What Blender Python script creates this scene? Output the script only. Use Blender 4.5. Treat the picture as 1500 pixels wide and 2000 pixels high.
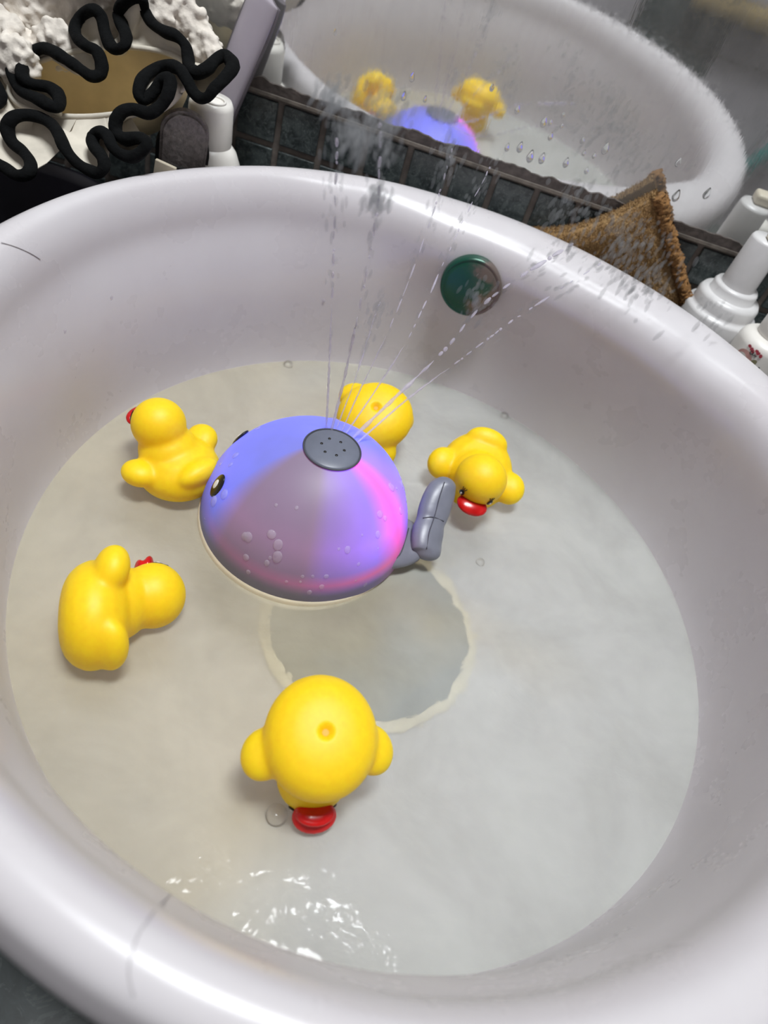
import bpy, bmesh, math, random
from mathutils import Vector, Matrix, noise
for o in list(bpy.data.objects): bpy.data.objects.remove(o)
S = bpy.context.scene
C = bpy.context.collection
random.seed(7)

# ------------------------------------------------------------------ camera
F = 1399.8
CAM = Vector((-0.0412, -0.5442, 0.3376))
RT = Vector((0.9549, 0.1635, 0.2480)).normalized()
FW = Vector((0.0682, 0.6920, -0.7187)).normalized()
UP = RT.cross(FW).normalized()
cd = bpy.data.cameras.new('camera'); cam = bpy.data.objects.new('camera', cd); C.objects.link(cam)
m = Matrix((RT, UP, -FW)).transposed().to_4x4(); m.translation = CAM; cam.matrix_world = m
cd.sensor_fit = 'HORIZONTAL'; cd.sensor_width = 36; cd.lens = 36*F/1500
cd.clip_start = 0.01; cd.clip_end = 50
cd.dof.use_dof = True; cd.dof.focus_distance = 0.40; cd.dof.aperture_fstop = 9.5
S.camera = cam

# ------------------------------------------------------------------ light
w = bpy.data.worlds.new('room_light'); S.world = w; w.use_nodes = True
w.node_tree.nodes['Background'].inputs[0].default_value = (0.93, 0.96, 1.0, 1)
w.node_tree.nodes['Background'].inputs[1].default_value = 0.08
def area(name, loc, target, sx, sy, power, col):
    l = bpy.data.lights.new(name, 'AREA'); l.shape = 'RECTANGLE'; l.size = sx; l.size_y = sy
    l.energy = power; l.color = col
    o = bpy.data.objects.new(name, l); C.objects.link(o); o.location = loc
    o.rotation_euler = (Vector(target)-Vector(loc)).to_track_quat('-Z', 'Y').to_euler()
    return o
area('ceiling_lamp', (0.05, -0.36, 2.25), (0, -0.28, 0), 0.75, 0.36, 46.0, (0.94, 0.98, 1.0))
S.view_settings.view_transform = 'Standard'
S.view_settings.look = 'None'
S.view_settings.exposure = 0.22
S.view_settings.gamma = 1.0
S.view_settings.use_curve_mapping = False

# ------------------------------------------------------------------ helpers
def ray(px, py): return RT*((px-750)/F) - UP*((py-1000)/F) + FW
def az(px, py, z):
    d = ray(px, py); return CAM + d*((z-CAM.z)/d.z)
def ay(px, py, y):
    d = ray(px, py); return CAM + d*((y-CAM.y)/d.y)

def tag(o, label, cat, group=None, kind=None):
    o['label'] = label
    if cat: o['category'] = cat
    if group: o['group'] = group
    if kind: o['kind'] = kind
    return o
def thing(name, label, cat, loc=(0, 0, 0), group=None):
    o = bpy.data.objects.new(name, None); C.objects.link(o); o.location = loc
    o.empty_display_size = 0.02
    return tag(o, label, cat, group)
def link(name, me, mat=None, parent=None):
    o = bpy.data.objects.new(name, me); C.objects.link(o)
    if mat is not None and not me.materials: me.materials.append(mat)
    if parent is not None: o.parent = parent
    return o
def obj(name, bm, mat=None, parent=None, smooth=True):
    me = bpy.data.meshes.new(name); bm.to_mesh(me); bm.free()
    if smooth:
        for p in me.polygons: p.use_smooth = True
    return link(name, me, mat, parent)
def struct(o): o['kind'] = 'structure'; return o

def box(bm, c, s, bev=0, rot=None):
    r = bmesh.ops.create_cube(bm, size=1); vs = r['verts']
    bmesh.ops.scale(bm, vec=s, verts=vs)
    if bev:
        es = list({e for v in vs for e in v.link_edges})
        rb = bmesh.ops.bevel(bm, geom=es, offset=bev, segments=3, affect='EDGES', profile=0.5)
        vs = list({v for v in rb['verts']} | {v for v in vs if v.is_valid})
    if rot: bmesh.ops.rotate(bm, cent=(0, 0, 0), matrix=rot, verts=vs)
    bmesh.ops.translate(bm, vec=c, verts=vs)
    return vs
_sph = {}
def ell(bm, c, r, rot=None, seg=32, ring=16):
    if (seg, ring) not in _sph:
        V = [(0, 0, 1)]; Fc = []
        for i in range(1, ring):
            t_ = math.pi*i/ring
            V += [(math.sin(t_)*math.cos(2*math.pi*k/seg), math.sin(t_)*math.sin(2*math.pi*k/seg), math.cos(t_)) for k in range(seg)]
        V.append((0, 0, -1)); ix = lambda i, k: 1+(i-1)*seg+k % seg
        for k in range(seg):
            Fc.append((0, ix(1, k), ix(1, k+1))); Fc.append((len(V)-1, ix(ring-1, k+1), ix(ring-1, k)))
            for i in range(1, ring-1): Fc.append((ix(i, k), ix(i+1, k), ix(i+1, k+1), ix(i, k+1)))
        _sph[(seg, ring)] = (V, Fc)
    V, Fc = _sph[(seg, ring)]; c = Vector(c); vs = []
    for x, y, z in V:
        p = Vector((x*r[0], y*r[1], z*r[2]))
        if rot is not None: p = rot @ p
        vs.append(bm.verts.new(p+c))
    for f in Fc: bm.faces.new([vs[i] for i in f])
    return vs
def lathe(bm, prof, seg=64, sx=None, sy=None, c=(0, 0, 0), cap=True):
    """prof: list of (r, z) or (rx, ry, z), revolved about z through c"""
    rings = []
    for p in prof:
        rx, ry, z = (p[0], p[0], p[1]) if len(p) == 2 else p
        if rx < 1e-6: rings.append([bm.verts.new((c[0], c[1], c[2]+z))]); continue
        rings.append([bm.verts.new((c[0]+rx*math.cos(2*math.pi*i/seg), c[1]+ry*math.sin(2*math.pi*i/seg), c[2]+z)) for i in range(seg)])
    for a, b in zip(rings, rings[1:]):
        for i in range(seg):
            j = (i+1) % seg
            if len(a) == 1 and len(b) == 1: continue
            if len(a) == 1: bm.faces.new((a[0], b[j], b[i]))
            elif len(b) == 1: bm.faces.new((a[i], a[j], b[0]))
            else: bm.faces.new((a[i], a[j], b[j], b[i]))
    if cap:
        if len(rings[0]) > 1: bm.faces.new(rings[0][::-1])
        if len(rings[-1]) > 1: bm.faces.new(rings[-1])
    bmesh.ops.recalc_face_normals(bm, faces=bm.faces[:])
def catmull(pts, n=6, closed=False):
    pts = [Vector(p) for p in pts]; out = []; N = len(pts)
    for i in range(N if closed else N-1):
        if closed: p0, p1, p2, p3 = pts[i-1], pts[i], pts[(i+1) % N], pts[(i+2) % N]
        else: p0, p1, p2, p3 = pts[max(i-1, 0)], pts[i], pts[i+1], pts[min(i+2, N-1)]
        for k in range(n):
            t = k/n
            out.append(0.5*((2*p1)+(-p0+p2)*t+(2*p0-5*p1+4*p2-p3)*t*t+(-p0+3*p1-3*p2+p3)*t**3))
    if not closed: out.append(pts[-1])
    return out
def tube(bm, pts, rad, seg=8, closed=False, flat=1.0, ref=Vector((0, 0, 1))):
    """rad: number or list; flat < 1 squashes the section along ref"""
    n = len(pts); rings = []
    for i, p in enumerate(pts):
        a = pts[i-1] if (i or closed) else pts[0]; b = pts[(i+1) % n] if (i < n-1 or closed) else pts[-1]
        t = (Vector(b)-Vector(a)).normalized()
        s = t.cross(ref)
        if s.length < 1e-4: s = t.cross(Vector((1, 0.1, 0)))
        s.normalize(); u = s.cross(t).normalized()
        r = rad[i] if hasattr(rad, '__len__') else rad
        rings.append([bm.verts.new(Vector(p)+s*(r*math.cos(2*math.pi*k/seg))+u*(r*flat*math.sin(2*math.pi*k/seg))) for k in range(seg)])
    R = list(zip(rings, rings[1:])) + ([(rings[-1], rings[0])] if closed else [])
    for a, b in R:
        for k in range(seg): bm.faces.new((a[k], a[(k+1) % seg], b[(k+1) % seg], b[k]))
    if not closed:
        bm.faces.new(rings[0][::-1]); bm.faces.new(rings[-1])
    bmesh.ops.recalc_face_normals(bm, faces=bm.faces[:])
def fuse(bm, voxel, smooth=4):
    """union overlapping shapes into one continuous surface, returns a bmesh"""
    me = bpy.data.meshes.new('tmp'); bm.to_mesh(me); bm.free()
    o = bpy.data.objects.new('tmp', me); C.objects.link(o)
    md = o.modifiers.new('r', 'REMESH'); md.mode = 'VOXEL'; md.voxel_size = voxel
    dg = bpy.context.evaluated_depsgraph_get(); e = o.evaluated_get(dg)
    b = bmesh.new(); b.from_mesh(e.to_mesh()); e.to_mesh_clear()
    bpy.data.objects.remove(o); bpy.data.meshes.remove(me)
    for _ in range(smooth): bmesh.ops.smooth_vert(b, verts=b.verts[:], factor=0.5, use_axis_x=True, use_axis_y=True, use_axis_z=True)
    return b
def frame(up, face):
    """rotation whose local z is up and local -y is face"""
    z = Vector(up).normalized(); f = Vector(face); f = (f-z*f.dot(z)).normalized()
    y = -f; x = y.cross(z)
    return Matrix((x, y, z)).transposed()

# ------------------------------------------------------------------ materials
def srgb(r, g, b):
    f = lambda c: c/12.92 if c <= 0.04045 else ((c+0.055)/1.055)**2.4
    return (f(r/255), f(g/255), f(b/255), 1)
class NT:
    def __init__(s, name):
        s.m = bpy.data.materials.new(name); s.m.use_nodes = True; s.t = s.m.node_tree
        s.b = s.t.nodes['Principled BSDF']; s.out = s.t.nodes['Material Output']
    def n(s, typ, **kw):
        nd = s.t.nodes.new(typ)
        for k, v in kw.items():
            if k[0] == '_': setattr(nd, k[1:], v)
        for k, v in kw.items():
            if k[0] != '_': nd.inputs[k.replace('__', ' ')].default_value = v
        return nd
    def l(s, a, b): s.t.links.new(a, b)
    def coord(s, kind='Object'):
        return s.n('ShaderNodeTexCoord').outputs[kind]
    def pos(s): return s.n('ShaderNodeNewGeometry').outputs['Position']
    def noise(s, scale, detail=3, rough=0.5, vec=None, dist=0):
        nd = s.n('ShaderNodeTexNoise', Scale=scale, Detail=detail, Roughness=rough, Distortion=dist)
        if vec is not None: s.l(vec, nd.inputs['Vector'])
        return nd.outputs['Fac']
    def ramp(s, fac, stops, interp='LINEAR'):
        nd = s.n('ShaderNodeValToRGB'); r = nd.color_ramp; r.interpolation = interp
        while len(r.elements) < len(stops): r.elements.new(0.5)
        for e, (p, c) in zip(r.elements, stops): e.position = p; e.color = c
        s.l(fac, nd.inputs[0]); return nd.outputs[0]
    def mix(s, fac, a, b, blend='MIX'):
        nd = s.n('ShaderNodeMix'); nd.data_type = 'RGBA'; nd.blend_type = blend
        for sock, v in ((nd.inputs[0], fac), (nd.inputs[6], a), (nd.inputs[7], b)):
            if hasattr(v, 'is_linked'): s.l(v, sock)
            else: sock.default_value = v
        return nd.outputs[2]
    def math(s, op, a, b=0.0, clamp=False):
        nd = s.n('ShaderNodeMath', _operation=op, _use_clamp=clamp)
        for i, v in enumerate((a, b)):
            if hasattr(v, 'is_linked'): s.l(v, nd.inputs[i])
            else: nd.inputs[i].default_value = v
        return nd.outputs[0]
    def bump(s, h, strength, dist, to=None):
        nd = s.n('ShaderNodeBump', Strength=strength, Distance=dist); s.l(h, nd.inputs['Height'])
        s.l(nd.outputs[0], (to or s.b).inputs['Normal']); return nd.outputs[0]
    def set(s, **kw):
        for k, v in kw.items():
            sock = s.b.inputs[k.replace('__', ' ')]
            if hasattr(v, 'is_linked'): s.l(v, sock)
            else: sock.default_value = v
        return s
def simple(name, col, rough=0.45, var=0.06, scale=60, bump=0.0, **kw):
    t = NT(name); f = t.noise(scale, 3, 0.55, t.coord())
    d = tuple(max(0, c*(1-2.2*var)) for c in col[:3])+(1,); l = tuple(min(1, c*(1+2.2*var)) for c in col[:3])+(1,)
    t.set(Base__Color=t.ramp(f, [(0.3, d), (0.7, l)]), Roughness=rough, **kw)
    if bump: t.bump(f, bump, 0.002)
    return t.m

def marble(name, dark, mid, vein, scale=28, bias=0.0, rough=0.28):
    t = NT(name); p = t.pos()
    f1 = t.noise(scale, 6, 0.65, p, 1.6); f2 = t.noise(scale*2.6, 8, 0.7, p, 2.5)
    base = t.ramp(f1, [(0.36+bias, dark), (0.6+bias, mid)])
    veins = t.ramp(f2, [(0.55, (0, 0, 0, 1)), (0.60, (1, 1, 1, 1)), (0.66, (0, 0, 0, 1))])
    nd = t.math('MULTIPLY', veins, 0.45)
    t.set(Base__Color=t.mix(nd, base, vein), Roughness=rough)
    return t.m
M = {}
M['tile'] = marble('green_black_marble_tile', srgb(40, 46, 48), srgb(80, 88, 88), srgb(140, 150, 148), 90)
M['counter'] = marble('dark_marble_counter', srgb(28, 34, 34), srgb(62, 72, 72), srgb(110, 120, 118), 22)
M['grout'] = simple('grimy_grout', srgb(118, 110, 104), 0.9, 0.1, 120, 0.3)
M['wall_tile_dark'] = marble('dark_wall_tile', srgb(32, 38, 40), srgb(70, 80, 80), srgb(130, 138, 136), 9)
M['wall_tile_light'] = marble('lavender_grey_wall_tile', srgb(148, 144, 150), srgb(176, 172, 178), srgb(190, 186, 190), 5, 0, 0.3)
M['plaster'] = simple('pale_room_wall', srgb(176, 172, 172), 0.8, 0.03, 8)
M['floor'] = simple('grey_floor', srgb(120, 118, 120), 0.6, 0.06, 6)

# white sanitary acrylic with faint water stains and a few specks
t = NT('white_glazed_basin'); p = t.pos()
st = t.noise(22, 4, 0.6, p); sp = t.noise(420, 2, 0.4, p); gr = t.noise(900, 1, 0.3, p)
c = t.ramp(st, [(0.35, srgb(200, 195, 198)), (0.65, srgb(203, 199, 202))])
spk = t.ramp(sp, [(0.86, (0, 0, 0, 1)), (0.88, (1, 1, 1, 1))])
c = t.mix(t.math('MULTIPLY', spk, 0.45), c, srgb(120, 112, 108))
t.set(Base__Color=c, Roughness=t.ramp(st, [(0.3, (0.26,)*3+(1,)), (0.7, (0.30,)*3+(1,))]), Specular__IOR__Level=0.42)
M['basin'] = t.m

# cloudy water: clear refracting surface with a thin milky film of soap, yellow duck bounce painted in
t = NT('cloudy_basin_water'); p = t.pos()
ref = t.n('ShaderNodeBsdfRefraction', IOR=1.333, Roughness=0.0); ref.inputs['Color'].default_value = (0.985, 0.99, 0.97, 1)
glo = t.n('ShaderNodeBsdfGlossy', Roughness=0.03)
fr = t.n('ShaderNodeFresnel', IOR=1.333)
f1 = t.noise(26, 4, 0.55, p, 0.6); f2 = t.noise(90, 3, 0.5, p, 0.4)
mx = t.n('ShaderNodeMixShader'); t.l(fr.outputs[0], mx.inputs[0]); t.l(ref.outputs[0], mx.inputs[1]); t.l(glo.outputs[0], mx.inputs[2])
dif = t.n('ShaderNodeBsdfDiffuse')
film = t.noise(13, 4, 0.55, p, 0.4)
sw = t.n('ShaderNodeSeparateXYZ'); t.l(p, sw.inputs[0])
duck_bounce = t.math('ADD', t.noise(5, 3, 0.5, p, 0.5), t.math('MULTIPLY', sw.outputs[0], 1.3))  # warmer towards the left: yellow bounce off the ducks, painted into the film
t.l(t.ramp(duck_bounce, [(0.36, srgb(250, 240, 214)), (0.56, srgb(246, 249, 246))]), dif.inputs['Color'])
tra = t.n('ShaderNodeBsdfTranslucent'); tra.inputs['Color'].default_value = srgb(228, 224, 206)
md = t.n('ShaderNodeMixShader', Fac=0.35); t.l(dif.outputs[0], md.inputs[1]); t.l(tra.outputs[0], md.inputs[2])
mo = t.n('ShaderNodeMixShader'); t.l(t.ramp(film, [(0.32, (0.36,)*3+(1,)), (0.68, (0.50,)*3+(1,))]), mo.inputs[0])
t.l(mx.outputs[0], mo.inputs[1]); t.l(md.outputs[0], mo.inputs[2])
hb = t.math('ADD', f1, t.math('MULTIPLY', f2, 0.35))
bp = t.n('ShaderNodeBump', Strength=0.32, Distance=0.004); t.l(hb, bp.inputs['Height'])
for nd in (ref, glo): t.l(bp.outputs[0], nd.inputs['Normal'])
t.l(bp.outputs[0], fr.inputs['Normal'])
t.l(mo.outputs[0], t.out.inputs[0]); t.t.nodes.remove(t.b)
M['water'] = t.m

# clear drops, jets and bubbles
def wet(name, body, alpha, gloss=0.25):
    t = NT(name)
    tr = t.n('ShaderNodeBsdfTransparent'); d1 = t.n('ShaderNodeBsdfDiffuse'); d1.inputs['Color'].default_value = body
    d2 = t.n('ShaderNodeBsdfTranslucent'); d2.inputs['Color'].default_value = body
    d = t.n('ShaderNodeMixShader', Fac=0.5); t.l(d1.outputs[0], d.inputs[1]); t.l(d2.outputs[0], d.inputs[2])
    g = t.n('ShaderNodeBsdfGlossy', Roughness=0.15); fr = t.n('ShaderNodeFresnel', IOR=1.33)
    a = t.n('ShaderNodeMixShader'); nz = t.noise(160, 2, 0.5, t.pos())
    t.l(t.math('MULTIPLY', t.math('ADD', nz, 0.5), alpha), a.inputs[0])
    t.l(tr.outputs[0], a.inputs[1]); t.l(d.outputs[0], a.inputs[2])
    b = t.n('ShaderNodeMixShader'); t.l(t.math('MULTIPLY', fr.outputs[0], gloss*4, True), b.inputs[0])
    t.l(a.outputs[0], b.inputs[1]); t.l(g.outputs[0], b.inputs[2])
    t.l(b.outputs[0], t.out.inputs[0]); t.t.nodes.remove(t.b); return t.m
M['jet'] = wet('clear_water_jet', srgb(232, 226, 244), 0.42, 0.04)
t = NT('water_spray_mist'); vs_ = t.n('ShaderNodeVolumeScatter', Density=150.0, Anisotropy=0.2); vs_.inputs['Color'].default_value = (0.93, 0.93, 0.94, 1)
t.l(vs_.outputs[0], t.out.inputs['Volume']); t.t.nodes.remove(t.b); M['spray'] = t.m
M['drop'] = wet('clear_water_drop', srgb(235, 230, 240), 0.42, 0.12)
M['bubble'] = wet('thin_bubble_film', srgb(235, 232, 225), 0.12, 0.35)
t = NT('clear_lens_drop'); t.set(Base__Color=(0.96, 0.97, 0.97, 1), Roughness=0.02, IOR=1.33, Transmission__Weight=1.0)
nz = t.noise(500, 1, 0.3, t.pos()); t.bump(nz, 0.05, 0.0005); M['lens_drop'] = t.m

# misted mirror
t = NT('misted_mirror_glass'); p = t.pos()
fog = t.noise(16, 5, 0.6, p, 0.5); fine = t.noise(260, 4, 0.7, p)
stretch = t.n('ShaderNodeMapping'); stretch.inputs['Scale'].default_value = (1, 1, 0.12); t.l(p, stretch.inputs[0])
streak = t.noise(90, 4, 0.65, stretch.outputs[0])
met = t.n('ShaderNodeBsdfGlossy'); met.inputs['Color'].default_value = (0.86, 0.87, 0.86, 1)
t.l(t.ramp(fine, [(0.35, (0.015,)*3+(1,)), (0.75, (0.10,)*3+(1,))]), met.inputs['Roughness'])
d = t.n('ShaderNodeBsdfDiffuse'); d.inputs['Color'].default_value = srgb(206, 206, 202)
fac = t.math('ADD', t.math('MULTIPLY', fog, 0.22), t.math('MULTIPLY', streak, 0.16))
mx = t.n('ShaderNodeMixShader'); t.l(t.math('ADD', fac, 0.02, True), mx.inputs[0]); t.l(met.outputs[0], mx.inputs[1]); t.l(d.outputs[0], mx.inputs[2])
wob = t.n('ShaderNodeBump', Strength=0.05, Distance=0.0006); t.l(streak, wob.inputs['Height']); t.l(wob.outputs[0], met.inputs['Normal'])
t.l(mx.outputs[0], t.out.inputs[0]); t.t.nodes.remove(t.b); M['mirror'] = t.m
M['tarnish'] = simple('tarnished_mirror_edge', srgb(84, 76, 72), 0.6, 0.18, 150, 0.4)
M['trim'] = simple('grimy_trim', srgb(112, 104, 96), 0.6, 0.15, 140, 0.3)

t = NT('yellow_vinyl'); f = t.noise(300, 2, 0.5, t.coord())
t.set(Base__Color=t.ramp(f, [(0.3, (0.98, 0.60, 0.002, 1)), (0.7, (1.0, 0.645, 0.003, 1))]), Roughness=0.52, Subsurface__Weight=0.7)
t.b.inputs['Subsurface Radius'].default_value = (0.012, 0.009, 0.002); t.b.inputs['Subsurface Scale'].default_value = 1.0
t.bump(f, 0.05, 0.0004); M['yellow'] = t.m
M['yellow_deep'] = simple('yellow_vinyl_recess', (0.75, 0.36, 0.002, 1), 0.5)
M['red'] = simple('red_painted_bill', srgb(196, 14, 14), 0.22, 0.08, 90)
M['black_paint'] = simple('black_paint', srgb(22, 20, 18), 0.3)
M['white_paint'] = simple('white_paint', srgb(235, 232, 226), 0.3, 0.02)
M['whale_grey'] = simple('whale_grey_plastic', srgb(116, 118, 130), 0.35, 0.04, 80)
M['whale_cap'] = simple('whale_cap_grey', srgb(104, 108, 122), 0.38, 0.04, 80)
M['seam'] = simple('mould_seam', srgb(66, 66, 76), 0.6)
M['belly'] = simple('cream_belly_plastic', srgb(232, 222, 198), 0.35, 0.02)
M['stopper'] = simple('grey_green_silicone', srgb(52, 62, 48), 0.5, 0.05, 45)
M['stopper_edge'] = simple('beige_silicone_edge', srgb(238, 226, 192), 0.5, 0.04, 60)
t = NT('verdigris_metal'); p = t.coord()
f = t.noise(55, 5, 0.65, p); sg = t.n('ShaderNodeSeparateXYZ'); t.l(p, sg.inputs[0])
k = t.math('ADD', f, t.math('MULTIPLY', sg.outputs[0], 14.0))
t.set(Base__Color=t.ramp(k, [(0.40, srgb(22, 78, 62)), (0.56, srgb(52, 82, 70)), (0.68, srgb(112, 100, 94))]), Roughness=0.35, Metallic=0.35)
t.bump(t.noise(300, 3, 0.6, p), 0.3, 0.0006); M['verdigris'] = t.m

# whale dome: grey translucent plastic lit from inside by coloured LEDs
t = NT('glowing_whale_dome'); oc = t.coord()
sx = t.n('ShaderNodeSeparateXYZ'); t.l(oc, sx.inputs[0])
ang = t.math('ARCTAN2', sx.outputs[1], sx.outputs[0])      # -pi..pi around the vertical axis
a01 = t.math('ADD', t.math('DIVIDE', ang, 2*math.pi), 0.5)  # 0 = -x, .25 = -y (front), .5 = +x, .75 = +y (back)
BL = (0.10, 0.12, 1.0, 1); PU = (0.30, 0.11, 1.0, 1); MG = (1.0, 0.03, 0.60, 1); VI = (0.34, 0.10, 0.70, 1); MV = (0.34, 0.10, 0.27, 1); DB = (0.09, 0.10, 0.42, 1); GY = (0.06, 0.06, 0.10, 1)
colr = t.ramp(a01, [(0.0, BL), (0.10, BL), (0.145, MV), (0.28, MV), (0.31, VI), (0.40, PU), (0.455, MG), (0.50, PU), (0.60, BL), (0.94, BL), (0.985, BL), (1.0, BL)])
h = t.math('DIVIDE', sx.outputs[2], 0.06)
stren_a = t.ramp(a01, [(0.0, (0.62,)*3+(1,)), (0.10, (0.55,)*3+(1,)), (0.145, (0.30,)*3+(1,)), (0.27, (0.30,)*3+(1,)), (0.33, (0.50,)*3+(1,)), (0.455, (0.95,)*3+(1,)), (0.55, (0.9,)*3+(1,)), (0.80, (0.95,)*3+(1,)), (0.94, (0.75,)*3+(1,)), (1.0, (0.62,)*3+(1,))])
stren_h = t.ramp(h, [(0.14, (0.05,)*3+(1,)), (0.34, (0.42,)*3+(1,)), (0.66, (1,)*3+(1,)), (1.0, (0.8,)*3+(1,))])
# pink ring where the light ring sits low in the dome
ring = t.ramp(h, [(0.16, (0, 0, 0, 1)), (0.30, (1, 1, 1, 1)), (0.42, (0, 0, 0, 1))])
pk = t.ramp(a01, [(0.05, (0, 0, 0, 1)), (0.2, (0.55,)*3+(1,)), (0.42, (1, 1, 1, 1)), (0.52, (0, 0, 0, 1))])
pf = t.math('MULTIPLY', ring, pk)
colr = t.mix(pf, colr, (0.85, 0.04, 0.30, 1))
es = t.math('MULTIPLY', t.math('MULTIPLY', stren_a, stren_h), 1.25)
es = t.math('ADD', es, t.math('MULTIPLY', pf, 0.14))
nzz = t.noise(40, 2, 0.5, oc)
es = t.math('MULTIPLY', es, t.math('ADD', t.math('MULTIPLY', nzz, 0.5), 0.75))
t.set(Base__Color=srgb(112, 112, 126), Roughness=0.5, Emission__Color=colr, Emission__Strength=es)
M['whale'] = t.m

M['plush'] = simple('white_popcorn_plush', srgb(214, 206, 196), 0.95, 0.06, 130, 0.6)
M['skirt'] = simple('white_gathered_cloth', srgb(206, 198, 184), 0.85, 0.05, 70, 0.3)
M['lining'] = simple('beige_lining', srgb(216, 198, 158), 0.8, 0.06, 40, 0.2)
M['ribbon'] = simple('black_binding', srgb(9, 10, 11), 0.95, 0.15, 220, 0.5, Specular__IOR__Level=0.15)
M['navy'] = simple('navy_black_plastic', srgb(30, 28, 36), 0.35, 0.12, 30)
M['dark_red'] = simple('dark_red_plastic', srgb(70, 22, 26), 0.4, 0.1, 30)
M['card'] = simple('beige_card', srgb(176, 166, 148), 0.8, 0.05, 50)
M['pumice'] = simple('grey_pumice', srgb(128, 122, 120), 0.95, 0.14, 260, 0.8)
M['black_rubber'] = simple('black_rubber', srgb(24, 24, 26), 0.5)
M['lavender'] = simple('lavender_grey_plastic', srgb(172, 164, 174), 0.3, 0.03, 30)
M['lav_dark'] = simple('grey_plastic_edge', srgb(110, 104, 110), 0.3)
M['white_plastic'] = simple('white_plastic', srgb(222, 218, 212), 0.35, 0.03, 40)
M['cream_plastic'] = simple('cream_plastic', srgb(216, 206, 186), 0.4, 0.03, 40)
M['pump_white'] = simple('pump_white_plastic', srgb(206, 204, 204), 0.35, 0.03, 40)
M['green'] = simple('green_print', srgb(54, 132, 62), 0.5)
M['grey_print'] = simple('grey_print', srgb(140, 136, 132), 0.5)
M['pink_print'] = simple('pink_print', srgb(222, 172, 164), 0.5)
M['magenta_print'] = simple('magenta_print', srgb(176, 28, 96), 0.5)
M['red_print'] = simple('red_print', srgb(186, 70, 84), 0.5)
M['leaf_print'] = simple('olive_print', srgb(150, 146, 112), 0.5)
M['hair'] = simple('grey_hair', srgb(178, 174, 176), 0.9, Specular__IOR__Level=0.2)
M['smoke'] = simple('smoky_dark_plastic', srgb(46, 46, 50), 0.15)
M['teal'] = simple('teal_plastic', srgb(34, 122, 118), 0.35)
M['pipe'] = simple('brassy_pipe', srgb(168, 148, 104), 0.35, 0.12, 30, 0, Metallic=0.5)
t = NT('brown_terry_cloth'); p = t.coord(); f = t.noise(420, 4, 0.7, p); f2 = t.noise(26, 4, 0.6, p)
cc = t.ramp(f2, [(0.35, srgb(150, 120, 78)), (0.55, srgb(184, 156, 112)), (0.7, srgb(204, 186, 154))])
cc = t.mix(t.math('MULTIPLY', f, 0.6), srgb(138, 104, 62), cc)
t.set(Base__Color=cc, Roughness=0.95); t.bump(f, 0.9, 0.0015); M['terry'] = t.m
M['terry_edge'] = simple('dark_brown_terry', srgb(126, 90, 50), 0.95, 0.2, 300, 0.6)

# ------------------------------------------------------------------ structure
YC = -0.2718; ZC = -0.095                 # basin centre, counter height
bm = bmesh.new(); box(bm, (0, 0.0505, 0.6), (2.4, 0.1, 3.2)); wall_back = struct(obj('wall_back', bm, M['grout'], None, False))
PIT = 0.0322
bm = bmesh.new(); box(bm, (0, 0, 0), (PIT-0.0045, 0.008, PIT-0.0045), 0.0008)
tile_me = bpy.data.meshes.new('tile'); bm.to_mesh(tile_me); bm.free(); tile_me.materials.append(M['tile'])
for i in range(-12, 13):
    for j in range(0, 7):
        o = bpy.data.objects.new('tile', tile_me); C.objects.link(o); o.parent = wall_back
        o.location = (0.0014+PIT*(i+0.5), 0.0025+random.uniform(-0.0004, 0.0004), 0.1445-PIT*(j+0.5))
        o.rotation_euler = (random.uniform(-.012, .012), 0, random.uniform(-.012, .012))
# trim under the mirror
bm = bmesh.new(); box(bm, (0, -0.001, 0.1462), (1.2, 0.006, 0.0034), 0.0008); trim = struct(obj('trim_1', bm, M['trim'], wall_back, False))

bm = bmesh.new(); box(bm, (0, -1.45, 0.6), (3.0, 0.1, 3.2)); wall_front = struct(obj('wall_front', bm, M['grout'], None, False))
TW = 0.20
bm = bmesh.new(); box(bm, (0, 0, 0), (TW-0.005, 0.01, TW-0.005), 0.0015)
tm1 = bpy.data.meshes.new('tile'); bm.to_mesh(tm1); tm1.materials.append(M['wall_tile_light'])
tm2 = bpy.data.meshes.new('tile'); bm.to_mesh(tm2); tm2.materials.append(M['wall_tile_dark']); bm.free()
for i in range(-6, 8):
    for j in range(-5, 4):
        o = bpy.data.objects.new('tile', tm2 if (i, j) in ((1, 0), (1, -1), (-3, 0), (-2, -1), (-3, -1)) else tm1); C.objects.link(o); o.parent = wall_front
        o.location = (0.28+TW*(i-1)+0.1, -1.397, TW*j+0.0)
bm = bmesh.new(); box(bm, (1.45, -0.7, 0.6), (0.1, 1.5, 3.2)); struct(obj('wall_right', bm, M['plaster'], None, False))
bm = bmesh.new(); box(bm, (-1.45, -0.7, 0.6), (0.1, 1.5, 3.2)); struct(obj('wall_left', bm, M['plaster'], None, False))
bm = bmesh.new(); box(bm, (0, -0.7, -0.95), (3.0, 1.5, 0.1)); struct(obj('floor', bm, M['floor'], None, False))

# counter
ct = thing('countertop', 'dark green marble countertop under the white basin', 'countertop', (0, -0.3, ZC))
bm = bmesh.new(); box(bm, (0, 0, -0.0125), (1.3, 0.592, 0.025), 0.004); obj('slab', bm, M['counter'], ct)
bm = bmesh.new(); box(bm, (0, -0.29, -0.055), (1.28, 0.012, 0.06), 0.003); obj('apron', bm, M['counter'], ct)

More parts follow.
